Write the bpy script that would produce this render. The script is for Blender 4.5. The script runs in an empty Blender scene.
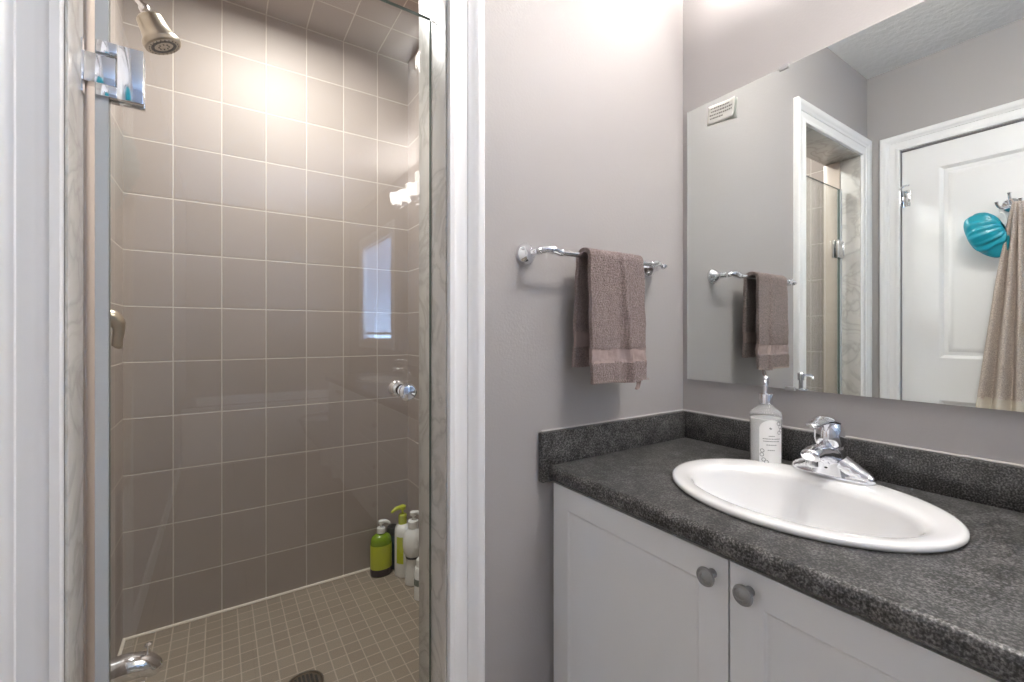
import bpy, bmesh, math, random
from mathutils import Vector, Matrix, noise
C = bpy.context.scene.collection
PI = math.pi
random.seed(7)
ZC = 1.15                       # camera height above the bathroom floor

# ------------------------------------------------------------------ camera
cam_d = bpy.data.cameras.new('camera')
cam = bpy.data.objects.new('camera', cam_d); C.objects.link(cam)
cam_d.sensor_width = 36; cam_d.lens = 443/1024*36
cam_d.shift_y = -8/1024; cam_d.clip_start = 0.02
cam.location = (0, 0, ZC); cam.rotation_euler = (PI/2, 0, -math.radians(33.4))
bpy.context.scene.camera = cam
# ------------------------------------------------------------------ world, view
w = bpy.data.worlds.new('sky'); bpy.context.scene.world = w; w.use_nodes = True
bg = w.node_tree.nodes['Background']
bg.inputs[0].default_value = (0.42, 0.62, 1.0, 1); bg.inputs[1].default_value = 12
vs = bpy.context.scene.view_settings
vs.view_transform = 'Standard'; vs.look = 'None'; vs.exposure = 0.9; vs.gamma = 1
vs.use_curve_mapping = False
P_SHADE, E_SHADE, P_POT, E_FILL = 1.3, 5.5, 11.0, 28.0

# ------------------------------------------------------------------ materials
def lin(c):
    return tuple(((v/255)/12.92 if v/255 <= .04045 else ((v/255+.055)/1.055)**2.4) for v in c)
def mat(name, col, rough=.5, metal=0, bump=None, spec=.5, coat=0, trans=0, ior=1.5, var=None):
    """bump=(scale, strength, detail); var=(scale, amount)"""
    m = bpy.data.materials.new(name); m.use_nodes = True
    nt = m.node_tree; b = nt.nodes['Principled BSDF']
    c = lin(col)
    b.inputs['Base Color'].default_value = (*c, 1); b.inputs['Roughness'].default_value = rough
    b.inputs['Metallic'].default_value = metal; b.inputs['Specular IOR Level'].default_value = spec
    b.inputs['Coat Weight'].default_value = coat; b.inputs['Transmission Weight'].default_value = trans
    b.inputs['IOR'].default_value = ior
    tc = nt.nodes.new('ShaderNodeTexCoord')
    if var:
        n = nt.nodes.new('ShaderNodeTexNoise'); n.inputs['Scale'].default_value = var[0]; n.inputs['Detail'].default_value = 5
        nt.links.new(tc.outputs['Object'], n.inputs['Vector'])
        r = nt.nodes.new('ShaderNodeValToRGB')
        r.color_ramp.elements[0].position = .3; r.color_ramp.elements[1].position = .7
        r.color_ramp.elements[0].color = (*[v*(1-var[1]) for v in c], 1)
        r.color_ramp.elements[1].color = (*[min(1, v*(1+var[1])) for v in c], 1)
        nt.links.new(n.outputs['Fac'], r.inputs['Fac']); nt.links.new(r.outputs['Color'], b.inputs['Base Color'])
    if bump:
        n = nt.nodes.new('ShaderNodeTexNoise'); n.inputs['Scale'].default_value = bump[0]
        n.inputs['Detail'].default_value = bump[2] if len(bump) > 2 else 2
        nt.links.new(tc.outputs['Object'], n.inputs['Vector'])
        bp = nt.nodes.new('ShaderNodeBump'); bp.inputs['Strength'].default_value = bump[1]; bp.inputs['Distance'].default_value = .01
        nt.links.new(n.outputs['Fac'], bp.inputs['Height']); nt.links.new(bp.outputs['Normal'], b.inputs['Normal'])
    return m
def emis(name, col, strength):
    m = mat(name, col, .4); b = m.node_tree.nodes['Principled BSDF']
    b.inputs['Emission Color'].default_value = (*lin(col), 1); b.inputs['Emission Strength'].default_value = strength
    return m
def tile_mat(name, ax, size, off, cols, grout, gw, rough=.55, bumpd=.6):
    """grid tiles in world space; ax = two axis names, size and off per axis"""
    m = mat(name, cols[0], rough, spec=.35); nt = m.node_tree; N = nt.nodes; L = nt.links
    b = N['Principled BSDF']
    geo = N.new('ShaderNodeNewGeometry'); sep = N.new('ShaderNodeSeparateXYZ'); L.new(geo.outputs['Position'], sep.inputs[0])
    def M(op, a, bb=None):
        n = N.new('ShaderNodeMath'); n.operation = op
        for i, v in enumerate((a, bb)):
            if v is None: continue
            if isinstance(v, (int, float)): n.inputs[i].default_value = v
            else: L.new(v, n.inputs[i])
        return n.outputs[0]
    masks = []; ids = []
    for k in range(2):
        u = M('DIVIDE', M('SUBTRACT', sep.outputs[ax[k]], off[k]), size[k])
        fr = M('FRACT', u); ids.append(M('FLOOR', u))
        d = M('MULTIPLY', M('MINIMUM', fr, M('SUBTRACT', 1, fr)), size[k])
        masks.append(d)
    d = M('MINIMUM', masks[0], masks[1])
    mr = N.new('ShaderNodeMapRange'); L.new(d, mr.inputs[0]); mr.inputs[1].default_value = gw*.5*.7; mr.inputs[2].default_value = gw*.5*1.3
    comb = N.new('ShaderNodeCombineXYZ'); L.new(ids[0], comb.inputs[0]); L.new(ids[1], comb.inputs[1])
    wn = N.new('ShaderNodeTexWhiteNoise'); L.new(comb.outputs[0], wn.inputs['Vector'])
    ns = N.new('ShaderNodeTexNoise'); ns.inputs['Scale'].default_value = 7; ns.inputs['Detail'].default_value = 3; L.new(geo.outputs['Position'], ns.inputs['Vector'])
    f = M('ADD', M('MULTIPLY', wn.outputs['Value'], .55), M('MULTIPLY', ns.outputs['Fac'], .45))
    mx = N.new('ShaderNodeMix'); mx.data_type = 'RGBA'; L.new(f, mx.inputs['Factor'])
    mx.inputs['A'].default_value = (*lin(cols[0]), 1); mx.inputs['B'].default_value = (*lin(cols[1]), 1)
    mg = N.new('ShaderNodeMix'); mg.data_type = 'RGBA'; L.new(mr.outputs[0], mg.inputs['Factor'])
    mg.inputs['A'].default_value = (*lin(grout), 1); L.new(mx.outputs['Result'], mg.inputs['B'])
    L.new(mg.outputs['Result'], b.inputs['Base Color'])
    rr = N.new('ShaderNodeMapRange'); L.new(mr.outputs[0], rr.inputs[0]); rr.inputs[3].default_value = .8; rr.inputs[4].default_value = rough
    L.new(rr.outputs[0], b.inputs['Roughness'])
    bp = N.new('ShaderNodeBump'); bp.inputs['Strength'].default_value = bumpd; bp.inputs['Distance'].default_value = .002
    h = M('ADD', mr.outputs[0], M('MULTIPLY', ns.outputs['Fac'], .6))
    L.new(h, bp.inputs['Height']); L.new(bp.outputs['Normal'], b.inputs['Normal'])
    return m
def marble_mat(name, c0, c1, scale=5):
    m = mat(name, c0, .25); nt = m.node_tree; N = nt.nodes; L = nt.links; b = N['Principled BSDF']
    tc = N.new('ShaderNodeTexCoord')
    n1 = N.new('ShaderNodeTexNoise'); n1.inputs['Scale'].default_value = scale; n1.inputs['Detail'].default_value = 8; n1.inputs['Distortion'].default_value = 1.6
    L.new(tc.outputs['Object'], n1.inputs['Vector'])
    r = N.new('ShaderNodeValToRGB'); e = r.color_ramp.elements
    e[0].position = .40; e[0].color = (*lin(c0), 1); e[1].position = .56; e[1].color = (*lin(c0), 1)
    k = e.new(.485); k.color = (*lin(c1), 1); k = e.new(.45); k.color = (*[v*.94 for v in lin(c0)], 1)
    L.new(n1.outputs['Fac'], r.inputs['Fac']); L.new(r.outputs['Color'], b.inputs['Base Color'])
    return m
def laminate_mat():
    m = mat('laminate', (60, 58, 57), .34); nt = m.node_tree; N = nt.nodes; L = nt.links; b = N['Principled BSDF']
    tc = N.new('ShaderNodeTexCoord')
    out = []
    for sc, de in ((320, 5), (30, 5)):
        n = N.new('ShaderNodeTexNoise'); n.inputs['Scale'].default_value = sc; n.inputs['Detail'].default_value = de
        L.new(tc.outputs['Object'], n.inputs['Vector']); out.append(n.outputs['Fac'])
    a = N.new('ShaderNodeMath'); a.operation = 'MULTIPLY_ADD'; L.new(out[0], a.inputs[0]); a.inputs[1].default_value = .75
    s = N.new('ShaderNodeMath'); s.operation = 'MULTIPLY'; L.new(out[1], s.inputs[0]); s.inputs[1].default_value = .25
    L.new(s.outputs[0], a.inputs[2])
    r = N.new('ShaderNodeValToRGB'); e = r.color_ramp.elements
    e[0].position = .39; e[0].color = (.012, .012, .012, 1); e[1].position = .66; e[1].color = (.235, .23, .226, 1)
    k = e.new(.50); k.color = (.060, .058, .057, 1)
    L.new(a.outputs[0], r.inputs['Fac']); L.new(r.outputs['Color'], b.inputs['Base Color'])
    return m
def glass_door_mat(name, tint=(0.955, 0.965, 0.95)):
    m = bpy.data.materials.new(name); m.use_nodes = True; nt = m.node_tree; N = nt.nodes; L = nt.links
    N.remove(N['Principled BSDF']); out = N['Material Output']
    g = N.new('ShaderNodeNewGeometry')
    mr = N.new('ShaderNodeMapRange'); L.new(g.outputs['Backfacing'], mr.inputs[0]); mr.inputs[3].default_value = 1.52; mr.inputs[4].default_value = 1/1.52
    fr = N.new('ShaderNodeFresnel'); L.new(mr.outputs[0], fr.inputs['IOR'])
    t = N.new('ShaderNodeBsdfTransparent'); t.inputs[0].default_value = (*tint, 1)
    gl = N.new('ShaderNodeBsdfGlossy'); gl.inputs['Roughness'].default_value = 0.0; gl.inputs['Color'].default_value = (1, 1, 1, 1)
    mx = N.new('ShaderNodeMixShader'); L.new(fr.outputs[0], mx.inputs[0]); L.new(t.outputs[0], mx.inputs[1]); L.new(gl.outputs[0], mx.inputs[2])
    L.new(mx.outputs[0], out.inputs[0])
    return m

PAINT = mat('wall_paint', (173, 169, 168), .55, bump=(160, .05))
CEIL = mat('ceiling_paint', (238, 238, 238), .9, bump=(38, .55, 6))
WHITE = mat('white_trim', (240, 240, 241), .32)
CABW = mat('cabinet_white', (236, 237, 239), .38)
MARBLE = marble_mat('marble', (204, 201, 196), (184, 181, 176), 6)
TC = [(156, 145, 137), (170, 159, 152)]; GR = (203, 194, 185)
TB = tile_mat('shower_tile_back', (0, 2), (.153, .203), (.007, .0295+.203), TC, GR, .0042)
TS = tile_mat('shower_tile_side', (1, 2), (.153, .203), (2.09, .0295+.203), TC, GR, .0042)
TT = tile_mat('shower_tile_top', (0, 1), (.153, .203), (.007, 2.09), TC, GR, .0042)
TF = tile_mat('shower_floor_mosaic', (0, 1), (.0508, .0508), (.007, 2.085), [(138, 125, 111), (150, 138, 123)], (180, 167, 151), .0038, .35)
BF = tile_mat('bath_floor_tile', (0, 1), (.33, .33), (.1, .1), [(150, 140, 128), (160, 150, 138)], (120, 112, 102), .005, .3)
CHROME = mat('chrome', (238, 239, 243), .09, 1)
NICKEL = mat('brushed_nickel', (186, 176, 160), .28, 1)
PEWTER = mat('pewter', (160, 160, 160), .40, .45)
LAM = laminate_mat()
PORC = mat('porcelain', (240, 240, 240), .12, coat=.5)
GLASSD = glass_door_mat('clear_glass')
GEDGE = mat('glass_edge', (70, 92, 86), .15)
SEAL = mat('vinyl_seal', (190, 194, 198), .25)
MIRR = mat('mirror_silver', (232, 236, 234), .0, 1)
CAULK = mat('caulk', (226, 216, 202), .5)
DARK = mat('dark', (25, 24, 23), .4)

# ------------------------------------------------------------------ mesh helpers
class MB:
    def __init__(s): s.bm = bmesh.new(); s.mi = 0
    def _done(s, faces):
        for f in faces: f.material_index = s.mi
    def box(s, x0, x1, y0, y1, z0, z1, bev=0, seg=2):
        r = bmesh.ops.create_cube(s.bm, size=1)
        for v in r['verts']:
            v.co = Vector(((x0+x1)/2+v.co.x*(x1-x0), (y0+y1)/2+v.co.y*(y1-y0), (z0+z1)/2+v.co.z*(z1-z0)))
        fs = {f for v in r['verts'] for f in v.link_faces}; s._done(fs)
        if bev:
            es = list({e for v in r['verts'] for e in v.link_edges})
            q = bmesh.ops.bevel(s.bm, geom=es, offset=bev, segments=seg, affect='EDGES', profile=.5)
            s._done(q['faces'])
        return s
    def rings(s, rings, closed=True, cap0=True, cap1=True, loop=False):
        vr = [[s.bm.verts.new(p) for p in r] for r in rings]; n = len(vr[0]); fs = []
        pairs = list(zip(vr[:-1], vr[1:])) + ([(vr[-1], vr[0])] if loop else [])
        for a, b in pairs:
            for i in range(n if closed else n-1):
                j = (i+1) % n
                try: fs.append(s.bm.faces.new((a[i], a[j], b[j], b[i])))
                except ValueError: pass
        if closed and not loop:
            if cap0: fs.append(s.bm.faces.new(vr[0][::-1]))
            if cap1: fs.append(s.bm.faces.new(vr[-1]))
        s._done(fs); return s
    def lathe(s, prof, org=(0, 0, 0), axis=(0, 0, 1), n=32, sq=(1, 1), cap0=True, cap1=True):
        """prof: list (radius, height along axis)"""
        q = Vector((0, 0, 1)).rotation_difference(Vector(axis).normalized()); o = Vector(org); R = []
        for r, h in prof:
            r = max(r, 1e-5)
            R.append([o + q @ Vector((r*sq[0]*math.cos(2*PI*i/n), r*sq[1]*math.sin(2*PI*i/n), h)) for i in range(n)])
        return s.rings(R, cap0=cap0, cap1=cap1)
    def tube(s, path, rad, n=14, sq=1.0, up=(0, 0, 1), sub=0, cap=True):
        P = [Vector(p) for p in path]; Rr = rad if isinstance(rad, (list, tuple)) else [rad]*len(P)
        if sub:
            Q = []; T = []
            for i in range(len(P)-1):
                p0, p1, p2, p3 = P[max(i-1, 0)], P[i], P[i+1], P[min(i+2, len(P)-1)]
                for k in range(sub):
                    t = k/sub
                    Q.append(.5*((2*p1)+(p2-p0)*t+(2*p0-5*p1+4*p2-p3)*t*t+(3*p1-p0-3*p2+p3)*t**3))
                    tt = t*t*(3-2*t); T.append(Rr[i]*(1-tt)+Rr[i+1]*tt)
            Q.append(P[-1]); T.append(Rr[-1]); P, Rr = Q, T
        rings = []; upv = Vector(up); side = None
        for i, p in enumerate(P):
            d = (P[min(i+1, len(P)-1)]-P[max(i-1, 0)]).normalized()
            a = d.cross(upv) if side is None else side - d*side.dot(d)
            if a.length < 1e-4: a = d.cross(Vector((1, 0, 0)))
            a.normalize(); side = a; b = a.cross(d)
            rings.append([p + a*Rr[i]*math.cos(2*PI*k/n) + b*Rr[i]*sq*math.sin(2*PI*k/n) for k in range(n)])
        return s.rings(rings, cap0=cap, cap1=cap)
    def sphere(s, c, r, n=16, sc=(1, 1, 1)):
        prof = [(r*math.sin(PI*i/(n//2)), -r*math.cos(PI*i/(n//2))) for i in range(n//2+1)]
        R = []
        for rr, h in prof:
            rr = max(rr, 1e-5); R.append([Vector(c)+Vector((rr*math.cos(2*PI*i/n)*sc[0], rr*math.sin(2*PI*i/n)*sc[1], h*sc[2])) for i in range(n)])
        return s.rings(R)
    def grid(s, fn, nu, nv):
        V = [[s.bm.verts.new(fn(i/nu, j/nv)) for j in range(nv+1)] for i in range(nu+1)]; fs = []
        for i in range(nu):
            for j in range(nv): fs.append(s.bm.faces.new((V[i][j], V[i+1][j], V[i+1][j+1], V[i][j+1])))
        s._done(fs); return s
    def poly(s, pts):
        s._done([s.bm.faces.new([s.bm.verts.new(p) for p in pts])]); return s
    def build(s, name, mats, parent=None, smooth=35, solid=0, sub=0, recalc=True):
        if recalc: bmesh.ops.recalc_face_normals(s.bm, faces=s.bm.faces)
        me = bpy.data.meshes.new(name); s.bm.to_mesh(me); s.bm.free()
        for m in (mats if isinstance(mats, (list, tuple)) else [mats]): me.materials.append(m)
        if smooth:
            for p in me.polygons: p.use_smooth = True
            me.set_sharp_from_angle(angle=math.radians(smooth))
        o = bpy.data.objects.new(name, me); C.objects.link(o)
        if parent is not None:
            o.parent = parent; o.matrix_parent_inverse = Matrix.Translation(-world(parent))
        if solid:
            md = o.modifiers.new('s', 'SOLIDIFY'); md.thickness = solid; md.offset = 0
        if sub:
            md = o.modifiers.new('u', 'SUBSURF'); md.levels = sub; md.render_levels = sub
        return o
def world(o):
    v = Vector((0, 0, 0))
    while o is not None: v = v + o.location; o = None if o.parent is None else None
    return v
def thing(name, label, cat, loc, group=None):
    o = bpy.data.objects.new(name, None); C.objects.link(o); o.location = loc; o.empty_display_size = .05
    return tag(o, label, cat, group)
def tag(o, label, cat, group=None):
    o['label'] = label; o['category'] = cat
    if group: o['group'] = group
    return o
def struct(o): o['kind'] = 'structure'; return o
def dup(root, delta, label, group):
    r = root.copy(); C.objects.link(r); r.location = root.location + Vector(delta); r['label'] = label; r['group'] = group
    def rec(src, dst):
        for ch in list(src.children):
            if ch.parent is not src: continue
            c = ch.copy(); C.objects.link(c); c.parent = dst; c.matrix_parent_inverse = ch.matrix_parent_inverse.copy(); rec(ch, c)
    rec(root, r); return r
def panel_board(mb, fr, a0, a1, z0, z1, th, panels, prof):
    """board whose face has moulded panels. fr(a,z,h)->world; prof = list (inset, height)"""
    As = sorted({a0, a1, *[p[0] for p in panels], *[p[1] for p in panels]})
    Zs = sorted({z0, z1, *[p[2] for p in panels], *[p[3] for p in panels]})
    for i in range(len(As)-1):
        for j in range(len(Zs)-1):
            c = (As[i], As[i+1], Zs[j], Zs[j+1])
            if any(abs(c[0]-p[0]) < 1e-6 and abs(c[1]-p[1]) < 1e-6 and abs(c[2]-p[2]) < 1e-6 and abs(c[3]-p[3]) < 1e-6 for p in panels):
                R = []
                for ins, h in [(0, 0)]+prof:
                    R.append([fr(c[0]+ins, c[2]+ins, h), fr(c[1]-ins, c[2]+ins, h), fr(c[1]-ins, c[3]-ins, h), fr(c[0]+ins, c[3]-ins, h)])
                mb.rings(R, cap0=False, cap1=True)
            else:
                mb.poly([fr(c[0], c[2], 0), fr(c[1], c[2], 0), fr(c[1], c[3], 0), fr(c[0], c[3], 0)])
    q = [(a0, z0), (a1, z0), (a1, z1), (a0, z1)]
    mb.rings([[fr(a, z, 0) for a, z in q], [fr(a, z, -th) for a, z in q]], cap0=False, cap1=True)
    bmesh.ops.remove_doubles(mb.bm, verts=mb.bm.verts, dist=1e-5)
CASE = [(0, 0), (0, .010), (.002, .013), (.0125, .013), (.0145, .0115), (.020, .0085), (.030, .0075), (.0465, .0075), (.048, .011), (.051, .012), (.058, .0155), (.066, .0215), (.070, .023), (.082, .023), (.086, .020), (.0875, .016), (.0875, 0)]
def casing(mb, fr, a0, a1, z0, z1, prof=CASE, four=False):
    """mitred moulding round an opening; fr(a,z,h)->world"""
    if four: corners = [(a0, z0, -1, -1), (a0, z1, -1, 1), (a1, z1, 1, 1), (a1, z0, 1, -1)]
    else: corners = [(a0, z0, -1, 0), (a0, z1, -1, 1), (a1, z1, 1, 1), (a1, z0, 1, 0)]
    R = [[fr(a+sa*d, z+sz*d, h) for d, h in prof] for a, z, sa, sz in corners]
    mb.rings(R, loop=four)
frA = lambda a, z, h: Vector((a, .905-h, z))          # shower / towel bar wall, facing the camera
frC = lambda a, z, h: Vector((-.279+h, a, z))         # wall with the white door
frB = lambda a, z, h: Vector((1.269-h, a, z))         # mirror wall

# ------------------------------------------------------------------ room shell
ZT = 2.467; YB = -3.4; XL = -.279; XR = 1.269
ox0, ox1, oz = -.19, .422, 2.052                     # shower opening
m = MB()
m.box(ox1, XR+.1, .905, 1.055, 0, ZT+.02); m.box(XL-.1, ox0, .905, 1.055, 0, ZT+.02); m.box(ox0, ox1, .905, 1.055, oz, ZT+.02)
struct(m.build('wall_front', PAINT))
m = MB(); wy0, wy1, wz0, wz1 = -2.86, -1.88, 1.07, 2.07
m.box(XR, XR+.12, wy1, .905, 0, ZT+.02); m.box(XR, XR+.12, YB-.1, wy0, 0, ZT+.02)
m.box(XR, XR+.12, wy0, wy1, 0, wz0); m.box(XR, XR+.12, wy0, wy1, wz1, ZT+.02)
struct(m.build('wall_right', PAINT))
m = MB(); dy0, dy1, dz = .0, .767, 2.04
m.box(XL-.1, XL, dy1+.004, .905, 0, ZT+.02); m.box(XL-.1, XL, YB-.1, dy0-.004, 0, ZT+.02); m.box(XL-.1, XL, dy0-.004, dy1+.004, dz+.004, ZT+.02)
m.box(XL-.1, XL-.05, dy0, dy1, 0, dz)
struct(m.build('wall_left', PAINT))
struct(MB().box(XL-.1, XR+.12, YB-.1, YB, 0, ZT+.02).build('wall_back', PAINT))
struct(MB().box(XL-.1, XR+.12, YB-.1, .905, ZT, ZT+.08).build('ceiling', CEIL))
struct(MB().box(XL-.1, XR+.12, YB-.1, .905, -.1, 0).build('floor', BF))
# shower enclosure
sx0, sx1, sy = -.29, .768, 2.09
struct(MB().box(sx0-.1, sx1+.1, sy, sy+.1, -.1, ZT+.02).build('wall_shower_back', TB))
struct(MB().box(sx0-.1, sx0, 1.055, sy, -.1, ZT+.02).build('wall_shower_left', TS))
struct(MB().box(sx1, sx1+.1, 1.055, sy, -.1, ZT+.02).build('wall_shower_right', TS))
struct(MB().box(sx0, ox0, 1.055, 1.065, .05, ZT).box(ox1, sx1, 1.055, 1.065, .05, ZT).box(ox0, ox1, 1.055, 1.065, oz, ZT).build('wall_shower_front', TB))
struct(MB().box(sx0, sx1, 1.055, sy, ZT, ZT+.08).build('ceiling_shower', TT))
struct(MB().box(sx0, sx1, 1.055, sy, -.1, .05).build('floor_shower', TF))
m = MB(); r = .006
m.tube([(sx0, sy-.003, .052), (sx1, sy-.003, .052)], r, 8); m.tube([(sx0+.003, 1.08, .052), (sx0+.003, sy, .052)], r, 8); m.tube([(sx1-.003, 1.08, .052), (sx1-.003, sy, .052)], r, 8)
struct(m.build('trim_1', CAULK))
# jamb lining: marble then tile edging, marble curb
m = MB()
m.box(ox0, ox0+.004, .903, .990, .13, oz-.004, .001); m.box(ox1-.004, ox1, .903, 1.06, .13, oz-.004, .001)
m.box(ox0, ox1, .903, 1.06, oz-.004, oz, .001); m.box(ox0, ox1, .895, 1.065, .0, .13, .004)
struct(m.build('trim_2', MARBLE))
struct(MB().box(ox0, ox0+.008, .991, 1.066, .13, oz-.005, .003).build('trim_3', mat('tile_edging', (200, 186, 174), .3)))
m = MB(); casing(m, frA, ox0-.001, ox1+.001, 0, oz); struct(m.build('trim_4', WHITE))
m = MB(); m.box(.51, XR, .893, .905, 0, .09, .003); struct(m.build('baseboard_front', WHITE))
m = MB(); m.box(XL, XL+.012, YB+.8, dy0-.1, 0, .09, .003); struct(m.build('baseboard_left', WHITE))
# caulk line above the splash
m = MB(); m.tube([(.685, .903, ZC-.2515), (1.266, .903, ZC-.2515)], .0028, 6); m.tube([(1.266, .903, ZC-.2515), (1.266, -1.76, ZC-.2515)], .0028, 6)
struct(m.build('trim_5', mat('splash_caulk', (200, 197, 194), .5)))
# white panel door in the left wall (seen in the mirror)
door = MB(); zc2 = lambda z: ZC+z
panel_board(door, lambda a, z, h: frC(a, z, h-.012), dy0, dy1, .01, dz, .036, [(.135, .632, zc2(-.117), zc2(.779)), (.135, .632, .2, zc2(-.314))],
            [(.006, -.003), (.014, -.009), (.030, -.009), (.044, -.003), (.052, -.002)])
door = struct(door.build('door_1', WHITE, smooth=20))
m = MB()
m.tube([(XL+.004, .773, zc2(.62)), (XL+.004, .773, zc2(.70))], .006, 10); m.box(XL-.012, XL-.009, .735, .767, zc2(.62), zc2(.70), .001)
m.tube([(XL+.004, .773, zc2(.70)), (XL+.012, .770, zc2(.708)), (XL+.035, .745, zc2(.712)), (XL+.05, .725, zc2(.708))], .004, 8, sub=4)
m.build('hinge', CHROME, door)
m = MB(); casing(m, frC, dy0-.008, dy1+.004, 0, dz+.008, [(d*.88, h) for d, h in CASE]); struct(m.build('trim_6', WHITE))
# window with blinds in the right wall far behind the camera (seen mirrored in the shower glass)
win = MB()
casing(win, frB, wy0, wy1, wz0, wz1, [(0, 0), (0, .012), (.03, .016), (.06, .02), (.07, .012), (.07, 0)], four=True)
win.box(XR, XR+.12, wy0, wy0+.03, wz0, wz1); win.box(XR, XR+.12, wy1-.03, wy1, wz0, wz1); win.box(XR, XR+.12, wy0, wy1, wz0, wz0+.03); win.box(XR, XR+.12, wy0, wy1, wz1-.03, wz1)
win = struct(win.build('window_1', WHITE))
MB().box(XR+.09, XR+.096, wy0+.03, wy1-.03, wz0+.03, wz1-.03).build('pane', GLASSD, win)
bl = MB()
z = wz1-.05
while z > wz0+.075:
    bl.rings([[(XR+.03+.022*u, wy0+.04, z-.014*u+.002*(1-(2*u-1)**2)) for u in (0, .5, 1)], [(XR+.03+.022*u, wy1-.04, z-.014*u+.002*(1-(2*u-1)**2)) for u in (0, .5, 1)]], closed=False)
    z -= .021
bl.box(XR+.025, XR+.06, wy0+.035, wy1-.035, wz1-.05, wz1-.03, .002); bl.box(XR+.028, XR+.056, wy0+.04, wy1-.04, z-.004, z+.012, .002)
bl.build('blind', mat('blind_white', (225, 228, 235), .6), win)

# ------------------------------------------------------------------ lamps
def point(name, loc, p, r=.03, col=(1, .975, .95)):
    d = bpy.data.lights.new(name, 'POINT'); d.energy = p; d.shadow_soft_size = r; d.color = col
    o = bpy.data.objects.new(name, d); C.objects.link(o); return o, Vector(loc)
FROST = emis('lit_frosted_glass', (255, 250, 245), E_SHADE)
def vanity_light(yc, label, grp='vanity light bars above the sinks'):
    zb = ZC+.99
    t = thing('vanity_light', label, 'light fixture', (1.269, yc, zb), grp)
    MB().box(1.247, 1.268, yc-.09, yc+.09, zb-.045, zb+.045, .006).build('back_plate', CHROME, t)
    m = MB(); pts = [(1.17-.0*abs(k), yc+k*.30, zb-.035+.03*(1-k*k)*-1+.03) for k in (-1, -.66, -.33, 0, .33, .66, 1)]
    m.tube(pts, .008, 10, sub=4); m.tube([(1.25, yc-.03, zb), (1.2, yc-.03, zb-.02), (1.17, yc-.03, zb-.03)], .008, 10, sub=3); m.tube([(1.25, yc+.03, zb), (1.2, yc+.03, zb-.02), (1.17, yc+.03, zb-.03)], .008, 10, sub=3)
    m.build('arm_bar', CHROME, t)
    for k in (-1, -.33, .33, 1):
        y = yc+k*.27; zz = zb-.035+.03*k*k
        MB().lathe([(.008, 0), (.022, .006), (.026, .03), (.018, .032)], (1.17, y, zz)).build('socket', CHROME, t)
        sh = MB().lathe([(.02, .03), (.042, .036), (.05, .055), (.054, .115), (.051, .115), (.047, .057), (.04, .04), (.018, .036)], (1.17, y, zz), cap0=False, cap1=False).build('lamp_shade', FROST, t)
        l, p = point('bulb', (1.17, y, zz+.10), P_SHADE, .03)
        l.parent = t; l.location = p - t.location
    return t
vanity_light(.44, 'four-shade chrome vanity light bar over the near sink, above the frame')
vanity_light(-1.19, 'chrome vanity light bar with glowing frosted shades, reflected in the shower glass')
def disc_light(name, label, cat, c, r, power, grp=None):
    t = thing(name, label, cat, c)
    MB().lathe([(r*1.25, 0), (r*1.25, -.006), (r*1.02, -.010), (r, -.004), (r, 0)], c, cap0=False, cap1=False).build('trim_ring', WHITE, t)
    MB().lathe([(r, -.003), (r*.6, -.006), (0, -.007)], c, cap0=False).build('diffuser', emis(name+'_lens', (255, 250, 244), 3), t)
    d = bpy.data.lights.new('bulb', 'AREA'); d.shape = 'DISK'; d.size = r*1.8; d.energy = power; d.color = (1, .99, .985); d.spread = math.radians(175)
    l = bpy.data.objects.new('bulb', d); C.objects.link(l); l.parent = t; l.location = (0, 0, -.012)
    return t
disc_light('recessed_light', 'round recessed ceiling light over the middle of the shower', 'ceiling light', (.2, 1.6, ZT), .075, P_POT)
dl = thing('added_fill_dome', 'round ceiling dome added as unseen fill light, out of frame above the counter', 'ceiling light', (.92, .02, ZT))  # glowing dome added out of view as general fill for the room
MB().lathe([(.17, 0), (.17, -.012), (.155, -.018), (.150, -.012), (.150, 0)], (.92, .02, ZT), cap0=False, cap1=False).build('base_ring', CHROME, dl)
MB().lathe([(.150, -.014), (.152, -.04), (.140, -.075), (.105, -.105), (.055, -.122), (0, -.127)], (.92, .02, ZT), cap0=False).build('fill_dome', emis('fill_dome_glow', (255, 250, 244), E_FILL), dl)

# ------------------------------------------------------------------ vanity cabinet
VX = .717; VZ1 = ZC-.376; VE = -1.76
cab = thing('vanity_cabinet', 'long white double vanity cabinet with panelled doors under the dark counter', 'cabinet', (1.0, -.44, 0))
m = MB()
m.box(.738, .766, VE+.01, .903, .1, VZ1); m.box(.79, .80, VE+.01, .903, 0, .1)
m.box(.740, 1.262, VE+.01, VE+.028, .0, VZ1); m.box(.740, 1.262, .885, .903, .0, VZ1); m.box(.766, 1.262, VE+.03, .884, .1, .116)
m.build('body', CABW, cab)
dp = [(.0, -.0), (.004, -.0045), (.05, -.005)]
def knob(y, z, parent):
    MB().lathe([(.008, 0), (.008, .003), (.0062, .007), (.0062, .012), (.010, .016), (.0155, .019), (.0165, .022), (.0155, .0245), (.0125, .0255), (.0118, .0245), (.0095, .0268), (.0065, .0275), (.006, .0265), (.003, .028), (0, .028)],
               (VX, y, z), (-1, 0, 0), 36).build('knob', PEWTER, parent)
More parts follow.
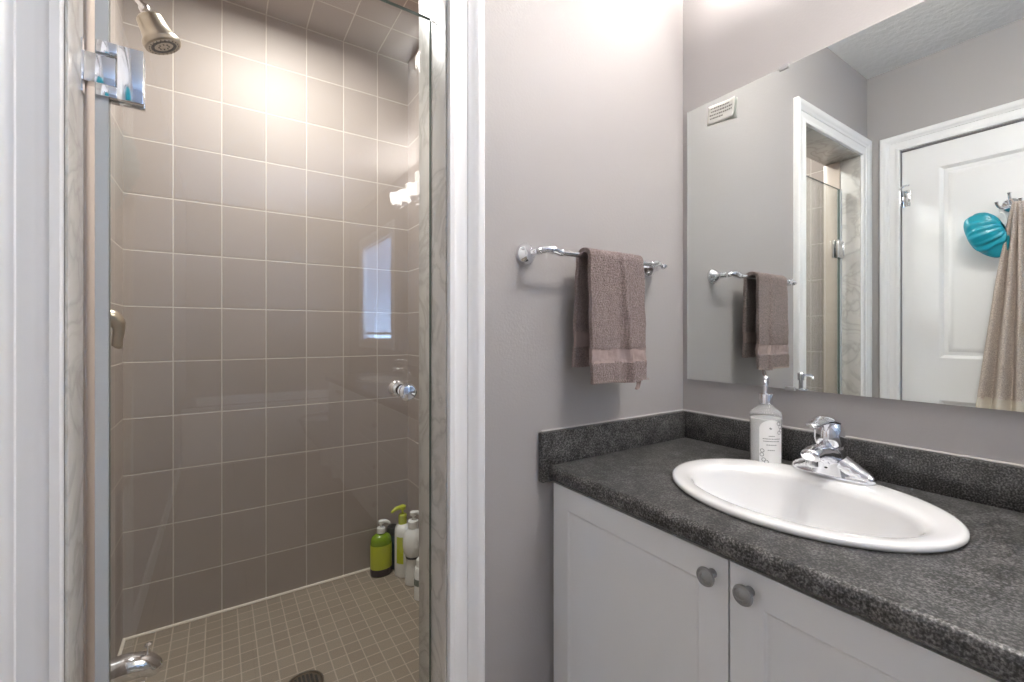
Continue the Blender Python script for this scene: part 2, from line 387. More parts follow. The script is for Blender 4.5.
def cabdoor(y0, y1, z0, z1, ky, kz, name='door'):
    m = MB(); panel_board(m, lambda a, z, h: Vector((VX-h, a, z)), y0, y1, z0, z1, .02, [(y0+.055, y1-.055, z0+.055, z1-.055)], [(.0035, -.003), (.006, -.0045), (.011, -.0052)])
    bmesh.ops.bevel(m.bm, geom=[e for e in m.bm.edges if len(e.link_faces) == 2 and abs(e.verts[0].co.x-VX) < 1e-5 and abs(e.verts[1].co.x-VX) < 1e-5 and any(abs(f.normal.x) < .5 for f in e.link_faces) and (e.link_faces[0].normal.angle(e.link_faces[1].normal, 0) > 1.2)], offset=.0025, segments=2, affect='EDGES')
    d = m.build(name, CABW, cab, smooth=25); knob(ky, kz, d); return d
kz = ZC-.418
cabdoor(.424, .893, .115, VZ1-.008, .452, kz); cabdoor(-.042, .4205, .115, VZ1-.008, .387, kz)
for z0, z1 in ((.115, .32), (.324, .53), (.534, VZ1-.008)): cabdoor(-.86+.01, -.046, z0, z1, -.45, (z0+z1)/2, 'drawer')
cabdoor(-1.30, -.854, .115, VZ1-.008, -1.27, kz); cabdoor(-1.75, -1.304, .115, VZ1-.008, -1.335, kz)

# ------------------------------------------------------------------ countertop with elliptical cutouts
CZ = ZC-.336; CT = .036; CX = .695
SINKS = [(.985, .44), (.985, -1.19)]
top = MB()
prof = [(CX+.03, CZ), (CX+.013, CZ), (CX+.006, CZ-.0015), (CX+.0015, CZ-.006), (CX, CZ-.013), (CX, CZ-CT+.008), (CX+.003, CZ-CT+.002), (CX+.010, CZ-CT), (CX+.05, CZ-CT)]
Y0, Y1 = VE-.01, .884
top.rings([[(x, Y0, z) for x, z in prof], [(x, Y1, z) for x, z in prof]], closed=False)
def hole_tile(x0, x1, y0, y1, cx, cy, ax, by, n=72):
    cor = [math.atan2(yy-cy, xx-cx) for xx in (x0, x1) for yy in (y0, y1)]
    angs = sorted([2*PI*i/n-PI for i in range(n)] + cor); inn = []; outr = []
    for t in angs:
        c, s = math.cos(t), math.sin(t); k = 1/math.sqrt((c/ax)**2+(s/by)**2); inn.append((cx+c*k, cy+s*k))
        q = min([(x1-cx)/c if c > 1e-9 else 9, (x0-cx)/c if c < -1e-9 else 9, (y1-cy)/s if s > 1e-9 else 9, (y0-cy)/s if s < -1e-9 else 9]); outr.append((cx+c*q, cy+s*q))
    top.rings([[(x, y, CZ) for x, y in outr], [(x, y, CZ) for x, y in inn], [(x, y, CZ-.03) for x, y in inn]], cap0=False, cap1=False)
xa, xb = CX+.03, 1.252
hole_tile(xa, xb, .12, .76, .985, .44, .19, .238); hole_tile(xa, xb, -1.51, -.87, .985, -1.19, .19, .238)
for a, b in ((.76, Y1), (-.87, .12), (Y0, -1.51)): top.poly([(xa, a, CZ), (xb, a, CZ), (xb, b, CZ), (xa, b, CZ)])
top.poly([(CX+.001, Y0, CZ-.001), (xb, Y0, CZ-.001), (xb, Y0, CZ-CT), (CX+.001, Y0, CZ-CT)])
bmesh.ops.remove_doubles(top.bm, verts=top.bm.verts, dist=1e-5)
for f in top.bm.faces: f.select = False
counter = tag(top.build('countertop', LAM, smooth=50), 'charcoal speckled laminate countertop with raised splash along both walls', 'countertop')
for p in counter.data.polygons: p.use_smooth = abs(p.normal.z) < .98 and abs(p.normal.z) > .001
SZ = ZC-.2525
MB().box(1.25, 1.268, Y0, .885, CZ-.001, SZ, .003).build('backsplash', LAM, counter)
MB().box(.676, 1.268, .8855, .904, CZ-CT-.006, SZ, .0025).build('side_splash', LAM, counter)

# ------------------------------------------------------------------ sinks
def make_sink(cx, cy, label):
    def el(dx, a, b, z, n=72):      # a along y, b along x
        return [(cx+dx+b*math.cos(2*PI*i/n), cy+a*math.sin(2*PI*i/n), z) for i in range(n)]
    R = [el(0, .243, .196, CZ-.0005), el(0, .2500, .2030, CZ+.001), el(0, .2525, .2055, CZ+.005), el(0, .2515, .2045, CZ+.010), el(0, .2475, .2005, CZ+.0125), el(0, .241, .194, CZ+.0134), el(-.004, .232, .182, CZ+.0130),
         el(-.010, .220, .165, CZ+.0118), el(-.015, .212, .153, CZ+.0100), el(-.017, .206, .146, CZ+.0065), el(-.018, .2015, .1405, CZ+.001), el(-.018, .198, .137, CZ-.008), el(-.018, .188, .129, CZ-.04),
         el(-.018, .172, .115, CZ-.08), el(-.018, .145, .092, CZ-.112), el(-.018, .10, .062, CZ-.13), el(-.018, .04, .03, CZ-.138), el(-.018, .022, .022, CZ-.14)]
    m = MB(); m.rings(R, cap0=False, cap1=True)
    s = tag(m.build('sink', PORC, smooth=60), label, 'sink', 'drop-in sinks in the vanity')
    MB().lathe([(.021, 0), (.021, .002), (.017, .003), (.016, .001), (.012, .001), (.011, .006), (0, .007)], (cx-.018, cy, CZ-.1398)).build('drain', CHROME, s)
    return s
make_sink(.985, .44, 'white oval drop-in sink with a wide rim in the near half of the counter')
make_sink(.985, -1.19, 'far white oval sink, seen only as a reflection in the shower glass')

# ------------------------------------------------------------------ faucets
def make_faucet(fx, fy, z0, label):
    f = thing('faucet', label, 'faucet', (fx, fy, z0), 'single-lever faucets on the sinks')
    # base with two lobed wings
    n = 40; R = []
    def sup(a, b, z, dx=0, p=2.6):
        out = []
        for i in range(n):
            t = 2*PI*i/n; c, s = math.cos(t), math.sin(t)
            out.append((fx+dx+b*math.copysign(abs(c)**(2/p), c), fy+a*math.copysign(abs(s)**(2/p), s), z0+z))
        return out
    m = MB(); m.rings([sup(.078, .026, 0), sup(.079, .027, .004), sup(.077, .025, .008), sup(.072, .021, .011), sup(.05, .018, .012)])
    for sg in (-1, 1):
        m.tube([(fx, fy+sg*.02, z0+.030), (fx, fy+sg*.038, z0+.022), (fx, fy+sg*.055, z0+.014), (fx, fy+sg*.070, z0+.009)], [.027, .023, .0195, .0155], 20, sq=.8, sub=5)
        m.sphere((fx, fy+sg*.069, z0+.008), .0145, 20, (1.05, .9, .8))
    m.build('base_plate', CHROME, f)
    m = MB(); m.rings([sup(.046, .030, .006, 0, 2.2), sup(.040, .030, .02, 0, 2.2), sup(.032, .029, .040, -.003, 2.1), sup(.0275, .027, .058, -.008, 2), sup(.026, .026, .070, -.012, 2), sup(.022, .022, .076, -.014, 2)])
    m.build('body', CHROME, f)
    m = MB()   # broad blunt spout leaning towards the basin
    m.tube([(fx-.002, fy, z0+.040), (fx-.025, fy, z0+.050), (fx-.055, fy, z0+.059), (fx-.085, fy, z0+.062), (fx-.105, fy, z0+.060), (fx-.112, fy, z0+.058)], [.026, .0265, .024, .021, .0190, .012], 20, sq=.78, sub=5)
    sp = m.build('spout', CHROME, f)
    MB().lathe([(.0115, 0), (.012, -.012), (.0105, -.014), (.009, -.012)], (fx-.098, fy, z0+.050)).build('aerator', CHROME, sp)
    m = MB(); m.lathe([(.025, .080), (.0280, .085), (.0298, .098), (.0292, .113), (.0235, .128), (.016, .137), (.006, .141), (0, .1415)], (fx-.014, fy, z0-.010), n=32)
    m.tube([(fx-.012, fy, z0+.122), (fx-.038, fy, z0+.129), (fx-.063, fy, z0+.128), (fx-.086, fy, z0+.124), (fx-.100, fy, z0+.124), (fx-.106, fy, z0+.124)], [.023, .021, .0165, .013, .0115, .006], 18, sq=.42, sub=5)
    m.build('lever_handle', CHROME, f)
    MB().lathe([(.004, 0), (.004, .0015), (0, .002)], (fx-.0285, fy, z0+.024), (-1, 0, .1), 16).build('indicator', DARK, f)
    return f
make_faucet(1.160, .44, CZ+.0135, 'chrome single-lever faucet on the rim of the near sink')
make_faucet(1.160, -1.19, CZ+.0135, 'chrome faucet on the far sink, seen only in the shower glass')

# ------------------------------------------------------------------ mirror
mz0, mz1, my0, my1 = ZC-.149, ZC+.713, -1.70, .8825
mir = tag(MB().box(1.263, 1.2685, my0, my1, mz0, mz1).build('mirror', MIRR, smooth=0), 'large frameless wall mirror above the counter, running out of frame', 'mirror')
MB().box(1.2622, 1.269, my1, my1+.002, mz0, mz1).build('ground_edge', mat('mirror_edge', (205, 208, 206), .3), mir)
for y, z, s in ((.59, mz1, 1), (.575, mz0, -1), (-.5, mz1, 1), (-.5, mz0, -1)):
    m = MB(); m.box(1.2595, 1.269, y-.012, y+.012, min(z, z+s*.004), max(z, z+s*.004), .001); m.box(1.2595, 1.2628, y-.012, y+.012, min(z-s*.007, z+s*.003), max(z-s*.007, z+s*.003), .001)
    m.build('clip', mat('clip_metal', (190, 190, 190), .3, .5) , mir)
# sticker on the glass: small white label with fine print, slightly turned and curling
ca, sa = math.cos(math.radians(-4)), math.sin(math.radians(-4))
def st(a, b, off=0.0):
    curl = .006*max(0, (a-.5))**2*4 + .004*max(0, .25-b)*4*(a)
    u, v = (a-.5)*.088, (b-.5)*.058
    return Vector((1.2624-.0006-curl-off, .768-(u*ca-v*sa), ZC+.667+(u*sa+v*ca)))
stk = MB().grid(lambda a, b: st(a, b), 10, 6).build('sticker', mat('paper', (222, 220, 214), .6), mir, solid=.0004)
m = MB()
for r, (n0, n1) in enumerate(((.1, .8), (.12, .93), (.08, .88), (.1, .55))):
    a = n0
    while a < n1:
        wd = random.uniform(.03, .08); b = .78-.17*r
        m.poly([st(a, b, .0006), st(a+wd, b, .0006), st(a+wd, b+.07, .0006), st(a, b+.07, .0006)]); a += wd+.02
m.build('fine_print', mat('ink', (120, 116, 110), .6), stk, smooth=0)

# ------------------------------------------------------------------ soap dispenser on the counter
sx, syy, sz = 1.168, .590, CZ+.0005
CG = mat('bottle_glass', (232, 234, 234), .04, trans=.0, spec=.6)
nt = CG.node_tree; b = nt.nodes['Principled BSDF']; b.inputs['Alpha'].default_value = .3; b.inputs['Base Color'].default_value = (.72, .73, .73, 1)
d = thing('soap_dispenser', 'clear glass pump soap bottle with a white label, standing behind the sink', 'soap dispenser', (sx, syy, sz))
MB().lathe([(.030, 0), (.0345, .001), (.0365, .005), (.0370, .128), (.0358, .133), (.031, .137), (.020, .146), (.0145, .151), (.0145, .158)], (sx, syy, sz+.001), n=40).build('bottle', CG, d)
MB().lathe([(.033, .004), (.0345, .006), (.0345, .118), (0, .118)], (sx, syy, sz+.001), n=32).build('liquid', mat('liquid_soap', (236, 237, 236), .1), d)
MB().lathe([(.0155, .155), (.0165, .156), (.0165, .178), (.0155, .180), (.006, .1805), (.0055, .182)], (sx, syy, sz), n=28).build('collar', CHROME, d)
pm = MB(); pm.lathe([(.0055, .17), (.0055, .203), (.0080, .204), (.0085, .222), (.006, .225), (0, .225)], (sx, syy, sz), n=20)
na = math.radians(205); nd = Vector((math.cos(na), math.sin(na), 0))
base = Vector((sx, syy, sz+.217)); pm.tube([base, base+nd*.022, base+nd*.034+Vector((0, 0, -.003)), base+nd*.040+Vector((0, 0, -.012))], [.005, .0045, .004, .003], 10, sub=4)
pm.build('pump', CHROME, d)
lab0 = math.atan2(0-syy, 0-sx)
def lab(u, z, off=.0): # u metres round the bottle from the label's middle
    r = .0374+off; t = lab0+.36+u/.0374
    return Vector((sx+r*math.cos(t), syy+r*math.sin(t), sz+z))
def labtop(u): return .094+.025*math.sqrt(max(0, 1-(u/.0285)**2))
lb = MB().grid(lambda a, b_: lab((a-.5)*.056, .010+(labtop((a-.5)*.056)-.010)*b_), 20, 8).build('label', mat('label_paper', (244, 244, 243), .5), d)
m = MB()
for z, wdt in ((.078, .014), (.071, .040), (.065, .038), (.056, .024), (.043, .018)):
    a = -wdt/2
    while a < wdt/2-.0015:
        ww = random.uniform(.0016, .004); m.poly([lab(a, z, .0003), lab(a+ww, z, .0003), lab(a+ww, z+.0020, .0003), lab(a, z+.0020, .0003)]); a += ww+.0009
def ring(uc, zc_, r, th=.0007, off=.0004):
    n = 14; m.rings([[lab(uc+q*math.cos(2*PI*i/n), zc_+q*math.sin(2*PI*i/n), off) for i in range(n)] for q in (r-th, r+th)], cap0=False, cap1=False)
for uc, zz in ((.017, .110), (.022, .102), (.024, .093), (.019, .088), (-.018, .020), (-.022, .032), (-.012, .015), (-.021, .042)): ring(uc, zz, .0042)
m.poly([lab(-.006, .098, .0003), lab(-.002, .095, .0003), lab(.001, .098, .0003), lab(-.004, .101, .0003)])
m.build('label_print', mat('label_ink', (150, 150, 150), .6), lb, smooth=0)

# ------------------------------------------------------------------ towel bar
BY, BZ = .840, ZC+.197; bx0, bx1 = .636, 1.095
tb = thing('towel_bar', 'chrome towel bar with flared ends on the grey wall beside the shower', 'towel bar', ((bx0+bx1)/2, .905, BZ))
for x, s in ((bx0, 1), (bx1, -1)):
    mt = MB().lathe([(.027, 0), (.0275, .003), (.025, .009), (.019, .016), (.0125, .026), (.0105, .036)], (x, .905, BZ), (0, -1, 0), 30).build('mount', CHROME, tb)
    MB().tube([(x, .872, BZ), (x+s*.006, .857, BZ+.001), (x+s*.022, .845, BZ+.004), (x+s*.040, .841, BZ+.004), (x+s*.056, BY, BZ), (x+s*.068, BY, BZ)], [.0105, .0095, .0085, .0105, .0095, .007], 16, sub=5).build('arm', CHROME, tb)
    MB().sphere((x-s*-.062, BY, BZ), .0098, 16, (.7, 1, 1)).build('bead', CHROME, tb)
    MB().lathe([(.008, -.004), (.0095, 0), (.007, .006), (.003, .011), (0, .012)], (x+s*.001, .846, BZ), (-s*.8, -.6, 0), 18).build('finial', CHROME, tb)
MB().tube([(bx0+.06, BY, BZ), (bx1-.06, BY, BZ)], .0065, 18).build('rod', CHROME, tb)

# ------------------------------------------------------------------ hand towel draped over the bar
def terry(name, col, k=1.0):
    m = mat(name, col, .95, bump=(330, 1.0, 3), var=(230, .34), spec=.1)
    m.node_tree.nodes['Principled BSDF'].inputs['Sheen Weight'].default_value = .25
    return m
TERRY = terry('taupe_terry', (156, 138, 135)); BAND = mat('taupe_band', (166, 148, 145), .8, bump=(500, .25), spec=.2)
zf, zb_ = ZC-.128, ZC-.088; ztop = BZ+.016; rr = .020
Lf = ztop-rr-zf; Lb = ztop-rr-zb_; arc = PI*rr
def drape(u, v):
    s = v*(Lf+arc+Lb)
    edge = (u-.5)
    if s < Lf:
        z = zf+s; k = 1-s/Lf; y = BY-rr-.004-.006*k; side = -1
    elif s < Lf+arc:
        a = (s-Lf)/rr; y = BY-rr*math.cos(a)-.004*(1-(s-Lf)/arc); z = ztop-rr+rr*math.sin(a)*.9; k = 0; side = 0
    else:
        z = ztop-rr-(s-Lf-arc); k = (s-Lf-arc)/Lb; y = BY+rr+.008*k; side = 1
    wd = .198+.004*k*(1 if side < 0 else 1.5)
    x = .867+edge*wd + (-.004*k if side > 0 else .004*k)
    fold = .0
    if side <= 0:
        c = .58+.12*k; fold = .010*math.exp(-((u-c)/.030)**2)*min(1, .45+k) - .006*math.exp(-((u-c+.12)/.08)**2)*k
        fold += .002*math.sin(u*9+1)*(.3+k)
        y -= fold
    else: y -= .003*math.sin(u*8)*k
    x += .0016*math.sin(z*60)*(1 if u > .5 else -.6)
    z += .003*math.sin(u*7)*k if side < 0 else 0
    y += .0018*(noise.noise(Vector((x*60, z*60, side*3)))) + .0012*noise.noise(Vector((x*190, z*190, side*3))); 
    return Vector((x, y, z))
tw = MB(); tw.grid(drape, 56, 150)
tot = Lf+arc+Lb
for f in tw.bm.faces:
    c = f.calc_center_median()
    front = c.y < BY-.008 ; 
    dz_ = (c.z-(zf if front else zb_))
    if (.052 < dz_ < .088) and (front or c.y > BY+.012): f.material_index = 1
for v in tw.bm.verts:   # dobby band is thinner than the pile
    front = v.co.y < BY; dz_ = v.co.z-(zf if front else zb_)
    if .052 < dz_ < .088 and abs(v.co.y-BY) > .012: v.co.y += .002 if front else -.002
towel = tw.build('hand_towel', [TERRY, BAND], smooth=80, solid=.011)
bv = towel.modifiers.new('b', 'BEVEL'); bv.width = .003; bv.segments = 2; bv.limit_method = 'ANGLE'
tag(towel, 'taupe terry hand towel folded over the chrome towel bar', 'towel')
m = MB()
for sgn, yy in ((0, BY-rr-.012),):
    m.tube([(.938, yy, zf+.004), (.934, yy-.003, zf-.012), (.929, yy-.002, zf-.022), (.940, yy, zf-.020), (.946, yy, zf-.004), (.948, yy, zf+.004)], .0035, 8, sq=.35, sub=4)
m.build('hanging_loop', BAND, towel)
m = MB()
for k in range(26):
    x = .772+.202*k/25; m.tube([(x, BY-rr-.0165-.0015*math.sin(x*50), zf+.006), (x+.004, BY-rr-.0170, zf+.001)], .0012, 6)
m.build('hem_stitching', mat('hem_thread', (186, 168, 160), .8), towel)

# ------------------------------------------------------------------ shower glass door
GY0, GY1, gx0, gx1, gz0, gz1 = .980, .990, -.153, .4165, .145, ZC+.744
sd = thing('shower_door', 'clear frameless glass shower door hinged on the left in the marble opening', 'shower door', (.13, .985, gz0))
pn = MB().box(gx0, gx1, GY0, GY1, gz0, gz1)
for f in pn.bm.faces:
    f.material_index = 1 if abs(f.normal.y) < .5 else 0
pn.build('glass_panel', [GLASSD, GEDGE], sd, smooth=0)
MB().box(-.170, -.1535, .976, .992, gz0, gz1).build('seal', SEAL, sd)
for zc_ in (ZC+.432, .5):
    m = MB()
    for y0, y1 in ((.970, .9797), (.9903, 1.0)):
        m.box(-.168, -.142, y0, y1, zc_+.026, zc_+.045, .001); m.box(-.168, -.142, y0, y1, zc_-.045, zc_-.026, .001); m.box(-.1425, -.108, y0, y1, zc_-.045, zc_+.045, .0015)
    h = m.build('hinge', CHROME, sd)
    m = MB(); m.box(-.188, -.1445, .975, .995, zc_-.024, zc_+.024, .001); m.box(-.187, -.184, .972, .998, zc_-.043, zc_+.043, .001)
    m.build('wall_leaf', CHROME, h)
for s, y in ((-1, GY0), (1, GY1)):
    MB().lathe([(.013, 0), (.013, .004), (.009, .007), (.009, .016), (.0165, .022), (.0195, .030), (.0195, .035), (.015, .041), (.007, .0435), (0, .044)], (.348, y, ZC-.131), (0, s, 0), 32).build('knob', CHROME, sd)

# ------------------------------------------------------------------ shower fittings on the left wall
SY = 1.55
sh = thing('showerhead', 'brushed nickel shower head on an angled arm at the top left of the shower', 'shower head', (sx0, SY, 2.12))
MB().lathe([(.030, 0), (.031, .003), (.024, .009), (.012, .013)], (sx0, SY, 2.115), (1, 0, 0), 30).build('flange', NICKEL, sh)
MB().tube([(sx0+.005, SY, 2.115), (-.262, SY, 2.118), (-.238, SY, 2.103), (-.200, SY, 2.065), (-.170, SY, 2.030)], .0085, 14, sub=5).build('arm', CHROME, sh)
ax = Vector((.42, 0, -.9)).normalized(); p0 = Vector((-.172, SY, 2.032))
MB().lathe([(.010, -.004), (.013, 0), (.013, .010), (.010, .014), (.015, .018), (.0155, .024), (.010, .030)], p0, ax, 24).build('ball_joint', CHROME, sh)
MB().lathe([(.014, .022), (.027, .025), (.0315, .030), (.0345, .058), (.0385, .076), (.044, .084), (.046, .092), (.044, .100), (.040, .103), (.020, .1015), (0, .1015)], p0, ax, 40).build('spray_body', NICKEL, sh)
m = MB(); q = Vector((0, 0, 1)).rotation_difference(ax)
for r, n in ((.035, 22), (.026, 14), (.012, 8)):
    for i in range(n):
        c = p0 + q @ Vector((r*math.cos(2*PI*i/n), r*math.sin(2*PI*i/n), .102)); m.lathe([(.0018, 0), (.0016, .002)], c, ax, 6)
m.build('nozzles', mat('rubber_grey', (90, 88, 84), .6), sh)
MB().lathe([(.0305, .1015), (.0305, .1028), (.0225, .1028), (.0225, .1015)], p0, ax, 32, cap0=False, cap1=False).build('face_ring', mat('ring_dark', (80, 78, 74), .4), sh)
va = thing('shower_valve', 'chrome shower valve with a hooked lever at mid height on the left tile wall', 'shower valve', (sx0, SY, ZC+.02))
MB().lathe([(.075, 0), (.076, .003), (.068, .010), (.030, .016), (.028, .030)], (sx0, SY, ZC+.035), (1, 0, 0), 40).build('escutcheon', CHROME, va)
MB().tube([(sx0+.02, SY, ZC+.042), (sx0+.048, SY, ZC+.043), (sx0+.062, SY, ZC+.030), (sx0+.067, SY, ZC+.008), (sx0+.064, SY, ZC-.018), (sx0+.064, SY, ZC-.034), (sx0+.062, SY, ZC-.040)], [.022, .0215, .018, .013, .0115, .012, .006], 18, sub=5).build('lever', NICKEL, va)
tsp = thing('tub_spout', 'chrome spout with a pull-up diverter low on the left shower wall', 'spout', (sx0, SY, .26))
zz = ZC-.895
MB().tube([(sx0+.001, SY, zz-.004), (sx0+.03, SY, zz+.001), (sx0+.08, SY, zz+.004), (sx0+.115, SY, zz-.002), (sx0+.135, SY, zz-.016), (sx0+.139, SY, zz-.030)], [.035, .035, .033, .030, .025, .020], 22, sub=5).build('body', CHROME, tsp)
MB().lathe([(.004, 0), (.003, .018), (.004, .024), (.0085, .028), (.009, .032), (.004, .036), (0, .036)], (sx0+.128, SY, zz+.018), n=18).build('diverter_knob', CHROME, tsp)
dr = tag(MB().lathe([(.055, .0), (.055, .003), (.048, .005), (.046, .002), (0, .002)], (.222, 1.515, .05), n=36).build('floor_drain', mat('drain_steel', (120, 108, 92), .35, .9)), 'round metal drain in the mosaic shower floor', 'drain')
m = MB()
for i in range(-3, 4):
    hw = math.sqrt(.040**2-(i*.0115)**2)
    m.box(.222+i*.0115-.0035, .222+i*.0115+.0035, 1.515-hw, 1.515+hw, .0521, .0529)
m.build('grate_slots', DARK, dr)

# ------------------------------------------------------------------ bottles in the far shower corner
def pump_top(m, x, y, z, ang, L=.034, s=1.0):
    d_ = Vector((math.cos(ang), math.sin(ang), 0)); o = Vector((x, y, z))
    m.lathe([(.0035*s, -.03*s), (.0035*s, 0), (.010*s, .001), (.011*s, .012*s), (.006*s, .015*s), (0, .015*s)], o, n=18)
    b0 = o+Vector((0, 0, .008*s)); m.tube([b0, b0+d_*L*.6+Vector((0, 0, .001)), b0+d_*L+Vector((0, 0, -.006)), b0+d_*(L+.004)+Vector((0, 0, -.012))], [.008*s, .0065*s, .005*s, .004*s], 10, sub=3)
FZ = .05
green = mat('green_plastic', (120, 150, 30), .2); lime = mat('lime_label', (186, 196, 40), .4)
whitep = mat('white_plastic', (232, 232, 228), .25); purple = mat('dark_plum', (50, 36, 46), .3); teal = mat('dark_teal_plastic', (20, 62, 78), .2)
x, y = .616, 2.022
o = thing('shampoo_bottle', 'green pump bottle with a lime label and white pump, leftmost in the shower corner', 'bottle', (x, y, FZ), 'bottles in the shower corner')
MB().lathe([(.046, .0), (.049, .002), (.050, .008), (.050, .150), (.048, .165), (.040, .178), (.026, .186), (.017, .189), (.017, .195)], (x, y, FZ), n=36, sq=(1, .8)).build('bottle', green, o)
MB().lathe([(.0506, .032), (.0509, .034), (.0509, .140), (.0506, .142)], (x, y, FZ), n=36, sq=(1, .8), cap0=False, cap1=False).build('label', lime, o)
MB().lathe([(.0502, .003), (.0511, .005), (.0511, .034), (.0506, .036)], (x, y, FZ), n=36, sq=(1, .8), cap0=False, cap1=False).build('lower_label', purple, o)
m = MB(); m.lathe([(.020, .192), (.020, .214), (.017, .217), (0, .217)], (x, y, FZ), n=24); pump_top(m, x, y, FZ+.232, -.3, .036, 1.15); m.build('pump', whitep, o); o.scale = (.95, .95, .98)
x, y = .682, 2.053
o = thing('conditioner_bottle', 'dark teal bottle with a black cap half hidden behind the green pump bottle', 'bottle', (x, y, FZ), 'bottles in the shower corner')
MB().lathe([(.028, 0), (.032, .003), (.032, .14), (.027, .152), (.016, .156)], (x, y, FZ), n=30).build('bottle', teal, o)
MB().lathe([(.027, .153), (.029, .156), (.029, .182), (.025, .190), (0, .191)], (x, y, FZ), n=30).build('cap', DARK, o)
x, y = .697, 1.965
o = thing('body_wash_bottle', 'white bottle with a lime green pump and lime side patch in the shower corner', 'bottle', (x, y, FZ), 'bottles in the shower corner')
MB().lathe([(.036, 0), (.039, .003), (.040, .01), (.040, .185), (.037, .200), (.026, .212), (.016, .216), (.016, .222)], (x, y, FZ), n=34, sq=(.8, 1)).build('bottle', whitep, o)
MB().lathe([(.0175, .214), (.0175, .250), (.014, .254), (0, .254)], (x, y, FZ), n=24).build('collar', lime, o)
m = MB(); pump_top(m, x, y, FZ+.272, 3.3, .045, 1.25); m.build('pump', lime, o)
m = MB(); m.grid(lambda a, b_: Vector((x+.0328*math.cos(3.5+a*.9), y+.0406*math.sin(3.5+a*.9), FZ+.06+b_*.11)), 8, 4); m.build('label', lime, o); o.scale = (1.08, 1.08, 1.08)
x, y = .712, 1.872
o = thing('lotion_bottle', 'round-shouldered white bottle with a white pump, tallest beside the green pump one', 'bottle', (x, y, FZ), 'bottles in the shower corner')
MB().lathe([(.030, 0), (.033, .003), (.034, .01), (.030, .060), (.028, .110), (.037, .125), (.041, .150), (.040, .180), (.032, .206), (.018, .222), (.016, .228)], (x, y, FZ), n=34).build('bottle', whitep, o)
MB().lathe([(.0295, .104), (.0300, .106), (.0300, .111), (.0305, .113)], (x, y, FZ), n=34, cap0=False, cap1=False).build('dark_band', DARK, o)
m = MB(); m.lathe([(.021, .222), (.021, .248), (.017, .252), (0, .252)], (x, y, FZ), n=24); pump_top(m, x, y, FZ+.268, -.3, .030, 1.2); m.build('pump', whitep, o); o.scale = (1.1, 1.1, 1.1)
x, y = .700, 1.745
o = thing('cleanser_bottle', 'short white bottle with a grey label beside the glass edge, nearest in the corner', 'bottle', (x, y, FZ), 'bottles in the shower corner')
MB().lathe([(.026, 0), (.030, .003), (.030, .120), (.026, .130), (.019, .133)], (x, y, FZ), n=30).build('bottle', whitep, o)
MB().lathe([(.0195, .131), (.021, .133), (.021, .160), (.018, .164), (0, .164)], (x, y, FZ), n=30).build('cap', whitep, o)
MB().lathe([(.0303, .06), (.0306, .062), (.0306, .085), (.0303, .087)], (x, y, FZ), n=30, cap0=False, cap1=False).build('label', mat('grey_label', (120, 130, 122), .5), o)

# ------------------------------------------------------------------ hook, shower cap and bath towel on the white door
hy, hz = .405, ZC+.545; hx = XL-.012
hk = thing('robe_hook', 'chrome double robe hook on the white door, seen in the mirror', 'hook', (hx, hy, hz))
MB().lathe([(.028, 0), (.029, .003), (.024, .008), (.012, .012), (.011, .018)], (hx, hy, hz), (1, 0, 0), 28).build('rosette', CHROME, hk)
for s in (-1, 1):
    MB().tube([(hx+.014, hy, hz), (hx+.03, hy+s*.008, hz-.012), (hx+.045, hy+s*.022, hz-.016), (hx+.058, hy+s*.032, hz-.002), (hx+.062, hy+s*.034, hz+.012)], [.006, .006, .0055, .005, .0065], 12, sub=5).build('prong', CHROME, hk)
MB().tube([(hx+.014, hy, hz), (hx+.03, hy, hz+.02), (hx+.042, hy, hz+.038), (hx+.044, hy, hz+.046)], [.006, .0055, .0055, .0075], 12, sub=5).build('upper_prong', CHROME, hk)
cc = Vector((XL+.058, hy+.062, ZC+.425))
m = MB(); n1, n2 = 96, 40; R = []
cap_ax = Vector((.15, -1.0, .35)).normalized(); q = Vector((0, 0, 1)).rotation_difference(cap_ax)
for j in range(n2+1):
    t = j/n2; a = t*PI*.94; r = .078*math.sin(a)**.8 if 0 < a < PI else 0; h = -.058*math.cos(a); row = []
    if t > .82: r *= 1.0
    for i in range(n1):
        p = 2*PI*i/n1
        pl = .0050*(1-2*abs(math.sin(6.5*p+1.6*math.sin(2*p)+1.2*t)))*(math.sin(a)**.5)*(.15+t) + .0028*math.sin(19*p+3*math.sin(3*p)+2*t)*t + .026*noise.noise(Vector((math.cos(p)*1.6, math.sin(p)*1.6, t*2.4+4)))*math.sin(a)
        rr_ = max(r+pl, .001)
        row.append(cc + q @ Vector((rr_*math.cos(p)*.62, rr_*math.sin(p)*1.22, h)))
    R.append(row)
m.rings(R, cap0=True, cap1=False)
for v in m.bm.verts: v.co.x = max(v.co.x, XL+.004)
capo = tag(m.build('shower_cap', mat('teal_satin', (8, 158, 180), .3, spec=.8), smooth=80), 'puffy teal satin shower cap hanging from the hook on the white door', 'shower cap')
MB().tube([(hx+.056, hy+.03, hz-.006), (hx+.05, hy+.025, hz-.035), (XL+.055, hy+.01, ZC+.50), (XL+.05, hy+.0, ZC+.455), (XL+.05, hy+.016, ZC+.42)], .002, 8, sub=5).build('elastic', WHITE, capo)
BEIGE = terry('beige_terry', (236, 211, 199)); BEIGEB = mat('beige_band', (222, 212, 198), .8, spec=.2)
bt = MB(); tz0, tz1 = ZC-.385, hz-.004
def bath(u, v):
    k = (1-v); z = tz0+(tz1-tz0)*v - (.035*math.sin(u*PI*1.0) if v < .98 else 0)*k
    wd = .030+.190*k**.8
    y = hy-.03+ (.5-u)*wd*1.0 + .02*k
    fx_ = XL+.030+.026*(1-k)+ (.014+.010*k)*math.sin(u*PI*7+.8*k)*min(1, k*4+.25) + .016*math.sin(u*PI)
    fx_ += .006*noise.noise(Vector((u*5, v*4, 1)))
    return Vector((fx_, y, z))
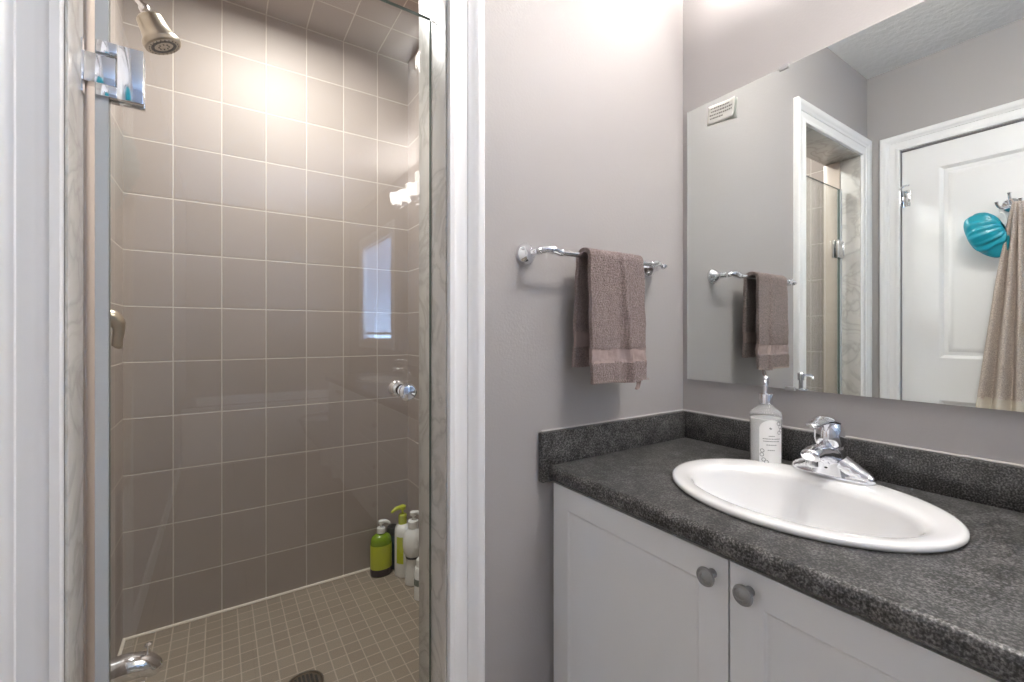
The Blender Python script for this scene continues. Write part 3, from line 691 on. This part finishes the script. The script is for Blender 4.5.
bt.grid(bath, 90, 70)
for f in bt.bm.faces:
    c = f.calc_center_median(); u_ = (c.z-tz0)
    if .05 < u_ < .105: f.material_index = 1
bt = bt.build('bath_towel', [BEIGE, BEIGEB], smooth=80, solid=.006)
tag(bt, 'beige bath towel hanging in folds from the hook on the white door', 'towel')
MB().tube([(hx+.03, hy, hz+.02), (hx+.055, hy-.01, hz+.01), (hx+.06, hy-.02, hz-.02)], .003, 8, sub=4).build('hanging_loop', BEIGE, bt)

# ------------------------------------------------------------------ toilet and tub behind the camera (mirrored faintly in the shower glass)
tx, ty = 1.262, -2.18
t = thing('toilet', 'white toilet beyond the far end of the vanity, faint in the shower glass', 'toilet', (tx, ty, 0))
def ov(cx, a, b, z, n=36): return [(cx-a*math.cos(2*PI*i/n), ty+b*math.sin(2*PI*i/n), z) for i in range(n)]
MB().rings([ov(tx-.34, .20, .11, 0), ov(tx-.34, .19, .10, .05), ov(tx-.36, .19, .10, .15), ov(tx-.42, .23, .15, .28), ov(tx-.43, .26, .18, .37), ov(tx-.43, .265, .185, .39), ov(tx-.43, .22, .15, .39), ov(tx-.43, .15, .10, .28)]).build('bowl', PORC, t)
MB().rings([ov(tx-.43, .27, .19, .392), ov(tx-.43, .275, .195, .40), ov(tx-.43, .275, .195, .415), ov(tx-.43, .26, .18, .425)]).build('lid', PORC, t)
tk = MB().box(tx-.19, tx, ty-.22, ty+.22, .38, .74, .02).box(tx-.20, tx, ty-.23, ty+.23, .742, .775, .01).build('tank', PORC, t)
MB().tube([(tx-.19, ty+.15, .69), (tx-.21, ty+.15, .69), (tx-.215, ty+.10, .685)], .006, 8, sub=3).build('flush_handle', CHROME, tk)
tub = MB(); tx0, tx1, ty0, ty1 = XL+.005, XR-.005, YB+.005, YB+.76
def rr2(ins, z, rad=.06, n=6):
    out = []
    for cx, cy, a0 in ((tx1-ins-rad, ty1-ins-rad, 0), (tx0+ins+rad, ty1-ins-rad, PI/2), (tx0+ins+rad, ty0+ins+rad, PI), (tx1-ins-rad, ty0+ins+rad, 1.5*PI)):
        for i in range(n+1): out.append((cx+rad*math.cos(a0+PI/2*i/n), cy+rad*math.sin(a0+PI/2*i/n), z))
    return out
tub.rings([rr2(0, 0, .01), rr2(0, .50, .01), rr2(.004, .515, .012), rr2(.07, .515, .08), rr2(.08, .505, .09), rr2(.11, .3, .10), rr2(.15, .15, .12), rr2(.22, .12, .12)])
tag(tub.build('bathtub', PORC, smooth=40), 'white bathtub along the back wall, a faint band in the shower glass', 'bathtub')
